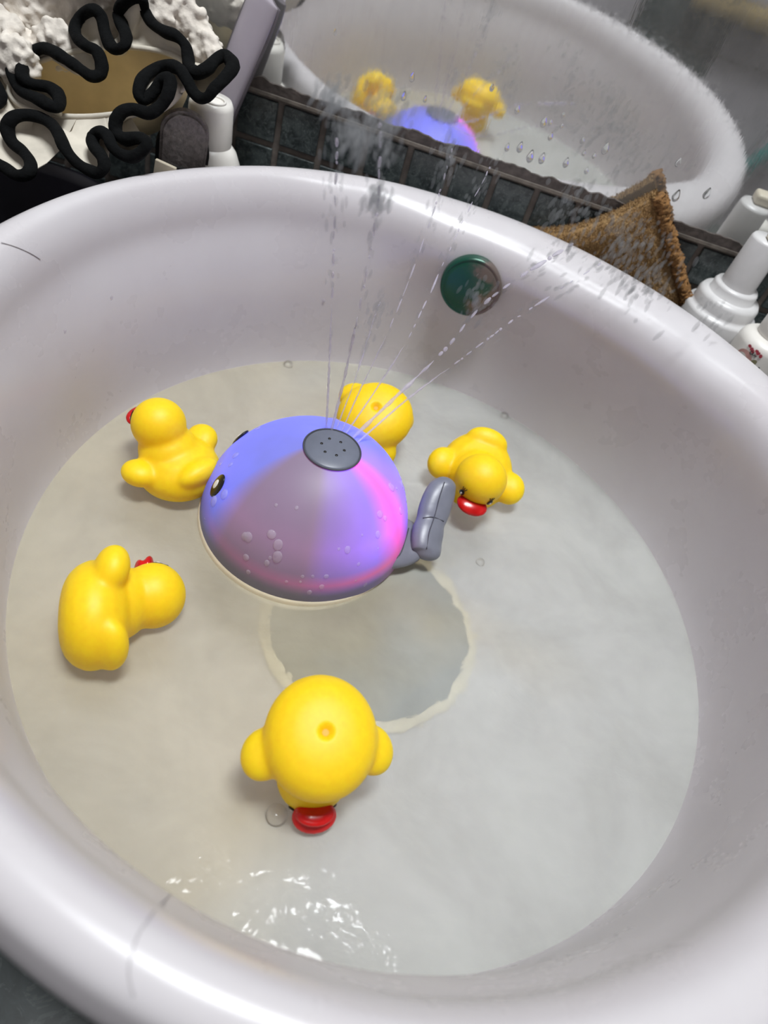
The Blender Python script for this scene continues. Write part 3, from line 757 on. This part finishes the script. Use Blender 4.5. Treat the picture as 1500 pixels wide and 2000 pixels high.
# darker hem along the right edge
bm = bmesh.new()
hem = [front[0][0].co if False else A.lerp(Rc, k/14)+Vector((0.0015+0.0006*math.sin(k*2), -0.010, 0)) for k in range(15)]
tube(bm, catmull(hem, 9), 0.0048, 14, False, 1.3, Vector((0, 1, 0)))
for v in bm.verts: v.co += Vector((noise.noise(v.co*700), noise.noise(v.co*700+Vector((5, 0, 0))), noise.noise(v.co*700+Vector((0, 9, 0)))))*0.0026
obj('hem', bm, M['terry_edge'], tw)['label'] = 'darker brown folded hem'

# ------------------------------------------------------------------ bottles on the right
pb = thing('pump_bottle', 'large white pump bottle between the brown cloth and printed bottle', 'bottle', (0.190, -0.0305, ZC))
DZ = 0.033
bm = bmesh.new(); lathe(bm, [(0, 0), (0.025, 0), (0.027, 0.003), (0.027, 0.150+DZ), (0.0265, 0.156+DZ), (0, 0.156+DZ)], 48, cap=False); obj('bottle_body', bm, M['pump_white'], pb)
bm = bmesh.new(); lathe(bm, [(a*0.81, z+DZ) for a, z in [(0.0330, 0.154), (0.0335, 0.157), (0.0335, 0.176), (0.032, 0.1785), (0.0295, 0.1785), (0.0285, 0.181), (0.0285, 0.187), (0.0265, 0.190), (0.022, 0.190), (0.0205, 0.1905), (0.0205, 0.196), (0.019, 0.198), (0, 0.198)]], 48, cap=False); obj('collar', bm, M['pump_white'], pb)
bm = bmesh.new(); lathe(bm, [(0.0125, 0.195+DZ), (0.0118, 0.232+DZ), (0.0108, 0.234+DZ), (0.0, 0.234+DZ)], 40, cap=False); obj('pump_stem', bm, M['pump_white'], pb)
bm = bmesh.new(); box(bm, (0.014, -0.004, 0.2375+DZ), (0.034, 0.013, 0.008), 0.0025); obj('pump_spout', bm, M['cream_plastic'], pb)
bm = bmesh.new(); ell(bm, (0, 0, 0), (0.0011, 0.0005, 0.0007), None, 12, 8)
o = obj('dark_speck', bm, M['black_paint'], pb); o.location = (0.0272*math.cos(-2.0), 0.0272*math.sin(-2.0), 0.170+DZ)

PBX, PBY = 0.216, -0.070; PR = 0.021
qb = thing('printed_bottle', 'white bottle with pink printed pattern at the right edge', 'bottle', (PBX, PBY, ZC))
bm = bmesh.new(); lathe(bm, [(0, 0), (PR-0.002, 0), (PR, 0.003), (PR, 0.214), (PR-0.001, 0.2175), (PR-0.004, 0.220), (0.012, 0.2215), (0, 0.2215)], 48, cap=False); obj('bottle_body', bm, M['white_plastic'], qb)
bm = bmesh.new(); lathe(bm, [(0.0, 0.221), (0.0120, 0.2212), (0.0125, 0.224), (0.0125, 0.236), (0.011, 0.240), (0.006, 0.242), (0, 0.2425)], 40, cap=False); obj('cap', bm, M['white_plastic'], qb)
def onbottle(ang, z, r=PR): return Vector((r*math.cos(ang), r*math.sin(ang), z))
def decal(name, mat, ang, z, rw, rh, lift=0.0003, rot=0.0, parent=qb, r=PR):
    bm = bmesh.new(); n = 28; c = bm.verts.new(onbottle(ang, z, r+lift)); ringv = []
    for k in range(n):
        a = 2*math.pi*k/n; dx, dz = rw*math.cos(a), rh*math.sin(a)
        ex, ez = dx*math.cos(rot)-dz*math.sin(rot), dx*math.sin(rot)+dz*math.cos(rot)
        ringv.append(bm.verts.new(onbottle(ang+ex/r, z+ez, r+lift)))
    for k in range(n): bm.faces.new((c, ringv[k], ringv[(k+1) % n]))
    return obj(name, bm, mat, parent)
fa = math.atan2(CAM.y-PBY, CAM.x-PBX)-0.40
decal('printed_petal', M['pink_print'], fa+0.02, 0.2055, 0.0065, 0.0068, 0.0003, 0.3)
decal('printed_ring', M['white_paint'], fa-0.03, 0.2050, 0.0040, 0.0046, 0.0005, 0.3)
decal('printed_dot', M['magenta_print'], fa-0.04, 0.2048, 0.0021, 0.0026, 0.0007)
decal('printed_leaf', M['leaf_print'], fa+0.38, 0.2075, 0.0018, 0.0028, 0.0004, -0.5)
for k in range(6): decal('printed_flower', M['red_print'], fa-0.02+0.09*k+0.02*(k % 2), 0.2155-0.0008*(k % 3), 0.0014, 0.0011, 0.0004, k)
for da, dz in ((0.5, 0.195), (0.62, 0.206), (0.2, 0.193)): decal('printed_speck', M['seam'], fa+da, dz, 0.0009, 0.0009, 0.0004)
def scribble(pts2d, ang, z, sc, rad, mat, name, parent=qb, r=PR):
    P = catmull([onbottle(ang+x*sc/r, z+y*sc, r+0.0003) for x, y in pts2d], 5); bm = bmesh.new(); tube(bm, P, rad, 6); return obj(name, bm, mat, parent)
scribble([(0.6, 0.7), (0.1, 0.9), (-0.4, 0.4), (-0.3, -0.4), (0.2, -0.6), (0.7, -0.2), (1.0, 0.8), (1.0, 0.0), (1.2, -0.5), (1.6, -0.2), (1.9, 0.3), (2.3, -0.4), (2.7, 0.2)], fa+0.14, 0.2125, 0.0016, 0.00022, M['black_paint'], 'printed_lettering')

mp = thing('mop', 'teal mop handle leaning on tiled wall, seen in mirror edge', 'mop', (0.262, -1.30, -0.90))
bm = bmesh.new(); tube(bm, [Vector((0.012, -0.002, 0.03)), Vector((0.425, -0.055, 0.653)), Vector((0.80, -0.062, 1.22))], 0.015, 14); obj('handle', bm, M['teal'], mp)
bm = bmesh.new(); box(bm, (0, 0, 0.02), (0.26, 0.09, 0.03), 0.006); obj('mop_head', bm, M['white_plastic'], mp)

# ------------------------------------------------------------------ left: things behind the basin
# dark tub that holds the plush pouch
tb = thing('storage_tub', 'dark navy plastic tub under the plush pouch', 'tub', (-0.312, -0.100, ZC))
bm = bmesh.new(); lathe(bm, [(0, 0, 0), (0.060, 0.050, 0), (0.064, 0.053, 0.004), (0.082, 0.064, 0.150), (0.084, 0.066, 0.152), (0.084, 0.066, 0.158), (0.080, 0.062, 0.158), (0.078, 0.060, 0.150), (0.060, 0.048, 0.008), (0, 0, 0.008)], 56, cap=False); obj('tub_body', bm, M['navy'], tb)
bm = bmesh.new(); tube(bm, [Vector((0.0825*math.cos(2*math.pi*k/56), 0.0655*math.sin(2*math.pi*k/56), 0.128)) for k in range(56)], 0.0022, 8, True); obj('red_band', bm, M['dark_red'], tb)['label'] = 'dark red band'

Z1 = 560/1500
ruf = [(-60, 300), (0, 292), (45, 312), (65, 400), (115, 475), (200, 520), (280, 560), (312, 545), (300, 490), (250, 455), (170, 440), (122, 405), (118, 350), (150, 290), (230, 252), (330, 300), (420, 362), (475, 398), (522, 390), (532, 335), (505, 268), (450, 240), (402, 195), (392, 140), (430, 80), (488, 52), (530, 90), (548, 165), (575, 235), (612, 258), (652, 236), (660, 190), (638, 130), (622, 75), (650, 15), (700, -15), (745, -5), (755, 50), (795, 120), (860, 165), (920, 188), (968, 235), (985, 305), (990, 350), (1030, 382), (1085, 358), (1130, 312), (1180, 292), (1218, 345), (1180, 405), (1120, 465), (1085, 508), (1045, 512), (1008, 478), (980, 420), (945, 368), (895, 345), (835, 352), (775, 385), (735, 435), (726, 495), (752, 522), (800, 485), (850, 420), (890, 420), (880, 490), (842, 552), (780, 592), (700, 572), (640, 585), (606, 635), (610, 695), (655, 728), (725, 722), (765, 750), (740, 795), (690, 822), (630, 805), (590, 770), (560, 710), (520, 690), (486, 720), (490, 765), (530, 815), (545, 865), (515, 905), (455, 885), (395, 845), (340, 775), (308, 705), (268, 648), (200, 612), (120, 602), (62, 622), (38, 672), (62, 742), (122, 795), (160, 852), (148, 905), (90, 918), (30, 880), (-40, 830), (-90, 700), (-60, 560), (-20, 540), (0, 500), (-30, 420), (-80, 360)]
def pouch_y(py): return -0.058-0.088*max(0.0, min(1.1, (py-30)/300.0))
pc = thing('plush_pouch', 'white plush pouch with wavy black ruffled edging, left behind basin', 'pouch', ay(190, 170, -0.09))
pcl = pc.location.copy()
rp = []
for k, (x, y) in enumerate(ruf):
    px, py = x*Z1, y*Z1
    rp.append(ay(px, py, pouch_y(py)-0.004-0.003*math.sin(k*1.3)))
RP = catmull(rp, 6, True)
bm = bmesh.new(); tube(bm, [p-pcl for p in RP], [0.0037*(1+0.25*noise.noise(p*90)) for p in RP], 10, True, 0.9)
obj('ruffle_edge', bm, M['ribbon'], pc)['label'] = 'black ruffled binding'
# gathered skirt between the binding and the elastic ring
PXC = (195, 160)
def ring_pt(a, s=1.0):
    dx, dy = 178*s*math.cos(a), 66*s*math.sin(a); ca, sa = math.cos(-0.10), math.sin(-0.10)
    px, py = PXC[0]+dx*ca-dy*sa, PXC[1]+dx*sa+dy*ca
    return ay(px, py, pouch_y(py)+0.006)
EC = ay(PXC[0], PXC[1], pouch_y(PXC[1])+0.006)
PN = (ring_pt(0)-EC).cross(ring_pt(-math.pi/2)-EC).normalized()
if PN.dot(CAM-EC) < 0: PN = -PN
bm = bmesh.new(); rows = []
for (x, y), nxt in zip([(0, 0)]*0, []): pass
fine = catmull([Vector((x*Z1, y*Z1, 0)) for x, y in ruf], 6, True)
for p, f2 in zip(RP, fine):
    a = math.atan2((f2.y-PXC[1])/66, (f2.x-PXC[0])/178)
    e = ring_pt(a)
    mid = p.lerp(e, 0.5)-PN*0.006
    rows.append([bm.verts.new(q-pcl) for q in (p-PN*0.001, p.lerp(mid, 0.5)-PN*0.002, mid, e)])
for i in range(len(rows)):
    a, b = rows[i], rows[(i+1) % len(rows)]
    for k in range(3): bm.faces.new((a[k], a[k+1], b[k+1], b[k]))
obj('gathered_skirt', bm, M['skirt'], pc)
bm = bmesh.new(); prev = None
for s_ in (1.0, 0.95, 0.85, 0.7, 0.5, 0.3, 0.12):
    row = [bm.verts.new(ring_pt(2*math.pi*k/48, s_)-PN*0.040*(1-s_**3)-pcl) for k in range(48)]
    if prev:
        for k in range(48): bm.faces.new((prev[k], prev[(k+1) % 48], row[(k+1) % 48], row[k]))
    prev = row
bm.faces.new(prev)
obj('lining', bm, M['lining'], pc)['label'] = 'beige lining'
bm = bmesh.new(); tube(bm, [ring_pt(2*math.pi*k/60)-pcl for k in range(60)], 0.0016, 8, True); obj('elastic_ring', bm, M['skirt'], pc)
# popcorn plush back, many soft lumps fused in one surface
bm = bmesh.new(); rp_ = random.Random(21)
pcs = [((60, 40), -0.035, 0.024), ((0, 90), -0.06, 0.022), ((130, 20), -0.028, 0.024), ((200, 0), -0.024, 0.024), ((330, 20), -0.022, 0.017), ((365, 50), -0.022, 0.014), ((400, 95), -0.028, 0.011), ((418, 110), -0.032, 0.008), ((40, -60), -0.03, 0.03), ((150, -80), -0.03, 0.03), ((280, -60), -0.028, 0.022), ((30, 120), -0.075, 0.014), ((110, 90), -0.055, 0.014), ((290, 30), -0.035, 0.015)]
for (pp, y, r) in pcs:
    c0 = ay(pp[0], pp[1], y-0.012); ell(bm, c0-pcl, (r, r*0.55, r), None, 16, 10)
    for _ in range(int(110*(r/0.02)**2)):
        v = Vector((rp_.gauss(0, 1), rp_.gauss(-0.6, 1), rp_.gauss(0.2, 1))).normalized()
        q = c0+Vector((v.x*r, v.y*r*0.55, v.z*r)); s = rp_.uniform(0.0013, 0.0030)
        ell(bm, q-pcl, (s, s, s), None, 10, 6)
bm = fuse(bm, 0.0010, 2); obj('plush_back', bm, M['plush'], pc)['label'] = 'white popcorn-textured plush'

# pumice file
pf_ = thing('pumice_file', 'rounded grey pumice foot file beside the white flip-cap bottle', 'foot file', ay(354, 330, -0.092))
base = pf_.location.copy()
def paddle(bm, w, h, th, r):
    pts = []
    for k in range(25):
        a = math.pi*k/24; pts.append((w*math.cos(a), h-w+w*1.0*math.sin(a)))
    pts = [(w*0.85, -0.10)]+pts+[(-w*0.85, -0.10)]
    f = [bm.verts.new((x, -th/2, z)) for x, z in pts]; b = [bm.verts.new((x, th/2, z)) for x, z in pts]
    n = len(pts); bm.faces.new(f); bm.faces.new(b[::-1])
    for k in range(n): bm.faces.new((f[k], b[k], b[(k+1) % n], f[(k+1) % n]))
    bmesh.ops.recalc_face_normals(bm, faces=bm.faces[:])
bm = bmesh.new(); paddle(bm, 0.0145, 0.038, 0.008, 0.002); es = [e for e in bm.edges if e.is_boundary is False]
bmesh.ops.bevel(bm, geom=[e for e in bm.edges if abs(e.verts[0].co.y-e.verts[1].co.y) < 1e-6], offset=0.0018, segments=2, affect='EDGES')
o = obj('file_face', bm, M['pumice'], pf_, False); o.rotation_euler = (0.10, 0.05, 0.35)
bm = bmesh.new(); paddle(bm, 0.0165, 0.030, 0.006, 0.002)
bm2 = bmesh.new(); box(bm2, (0, -0.0006, -0.046), (0.0275, 0.0088, 0.100), 0.002); g_ = obj('grip', bm2, M['black_rubber'], pf_, False); g_.rotation_euler = (0.10, 0.05, 0.35)
o = obj('file_back', bm, M['black_rubber'], pf_, False); o.rotation_euler = (0.10, 0.05, 0.35); o.location = (-0.003, 0.0075, -0.004)

# white flip-cap bottle
bl = thing('flip_cap_bottle', 'small white bottle with flip cap beside the pumice file', 'bottle', (-0.190, -0.064, ZC))
bm = bmesh.new(); lathe(bm, [(0, 0), (0.0215, 0), (0.0235, 0.003), (0.0235, 0.196), (0.0225, 0.208), (0.0185, 0.218), (0.0135, 0.224), (0, 0.225)], 48, cap=False); obj('bottle_body', bm, M['white_plastic'], bl)
bm = bmesh.new(); lathe(bm, [(0.0145, 0.222), (0.0148, 0.225), (0.0140, 0.246), (0.0125, 0.2495), (0, 0.250)], 40, cap=False); obj('cap', bm, M['white_plastic'], bl)
bm = bmesh.new(); tube(bm, [Vector((0.0065*math.cos(2*math.pi*k/32)+0.003, 0.0065*math.sin(2*math.pi*k/32)-0.003, 0.2502)) for k in range(32)], 0.0008, 8, True); obj('cap_rim', bm, M['white_plastic'], bl)
fb = math.atan2(CAM.y+0.064, CAM.x+0.190)
scribble([(0.4, 0.6), (-0.2, 0.8), (-0.6, 0.0), (-0.2, -0.7), (0.4, -0.5)], fb+0.15, 0.204, 0.0030, 0.0003, M['grey_print'], 'printed_letter', bl, 0.0232)
scribble([(0.0, 0.6), (-0.5, 0.0), (0.0, -0.6), (0.5, 0.0), (0.0, 0.6)], fb+0.40, 0.204, 0.0026, 0.0003, M['grey_print'], 'printed_letter', bl, 0.0232)
bm = bmesh.new(); g = []
for da, dz in ((-0.28, 0.180), (0.02, 0.180), (0.02, 0.194), (-0.28, 0.194)): g.append(bm.verts.new(onbottle(fb+da, dz, 0.0241)))
bm.faces.new(g); obj('green_label', bm, M['green'], bl, False)

# smoky jar behind it
jr = thing('smoky_jar', 'dark smoky plastic jar hidden behind the flip-cap bottle', 'jar', (-0.150, -0.0300, ZC))
bm = bmesh.new(); lathe(bm, [(0, 0), (0.017, 0), (0.019, 0.003), (0.019, 0.185), (0.0175, 0.189), (0, 0.189)], 40, cap=False); obj('jar_body', bm, M['smoke'], jr)
bm = bmesh.new(); tube(bm, [Vector((0.0175*math.cos(2*math.pi*k/40), 0.0175*math.sin(2*math.pi*k/40), 0.1895)) for k in range(40)], 0.0015, 8, True); obj('jar_rim', bm, M['lav_dark'], jr)

# lavender handle leaning on the mirror
hn = thing('brush_handle', 'lavender-grey plastic brush handle leaning against the mirror', 'brush', (0, 0, 0))
P = [ay(405, 300, -0.030), ay(432, 215, -0.026), ay(468, 120, -0.021), ay(500, 40, -0.017), ay(516, 0, -0.015), ay(524, -12, -0.014)]
hn.location = P[0]; P = [p-hn.location for p in P]
CP = catmull(P, 6); n = len(CP)
prof_r = [0.0075+0.0028*math.sin(math.pi*min(1, i/(n-1)*0.9)) for i in range(n)]
for i in range(n-5, n): prof_r[i] *= [0.95, 0.85, 0.7, 0.5, 0.22][i-(n-5)]
bm = bmesh.new(); tube(bm, CP, prof_r, 16, False, 0.55, Vector((0, 1, 0))); obj('handle', bm, M['lavender'], hn)
bm = bmesh.new(); tube(bm, [p+Vector((0.0, 0.003, -0.0005)) for p in CP], [r*1.14 for r in prof_r], 16, False, 0.30, Vector((0, 1, 0))); obj('back_shell', bm, M['lav_dark'], hn)

# small card between tub and file
cdg = thing('beige_card', 'narrow beige card standing between the tub and the file', 'card', ay(302, 350, -0.118))
bm = bmesh.new(); box(bm, (0, 0, -0.045), (0.013, 0.0025, 0.115), 0.0006, Matrix.Rotation(0.12, 3, 'Y')); obj('card_sheet', bm, M['card'], cdg, False)
bm = bmesh.new(); box(bm, (0.0005, -0.0012, -0.02), (0.0132, 0.0012, 0.006), 0.0003, Matrix.Rotation(0.12, 3, 'Y')); obj('red_stripe', bm, M['dark_red'], cdg, False)

# pipe on the front wall, seen in the mirror
pp = thing('wall_pipe', 'brassy pipe on tiled wall, seen in mirror corner', 'pipe', (0.92, -1.36, -0.105))
bm = bmesh.new(); tube(bm, [Vector((-0.55, 0, 0.10)), Vector((0.55, 0, 0.10))], 0.022, 20, False, 1.0); obj('pipe_run', bm, M['pipe'], pp)
for k in (-0.35, 0.3):
    bm = bmesh.new(); box(bm, (k, -0.018, 0.10), (0.02, 0.036, 0.055), 0.004); obj('bracket', bm, M['lav_dark'], pp)
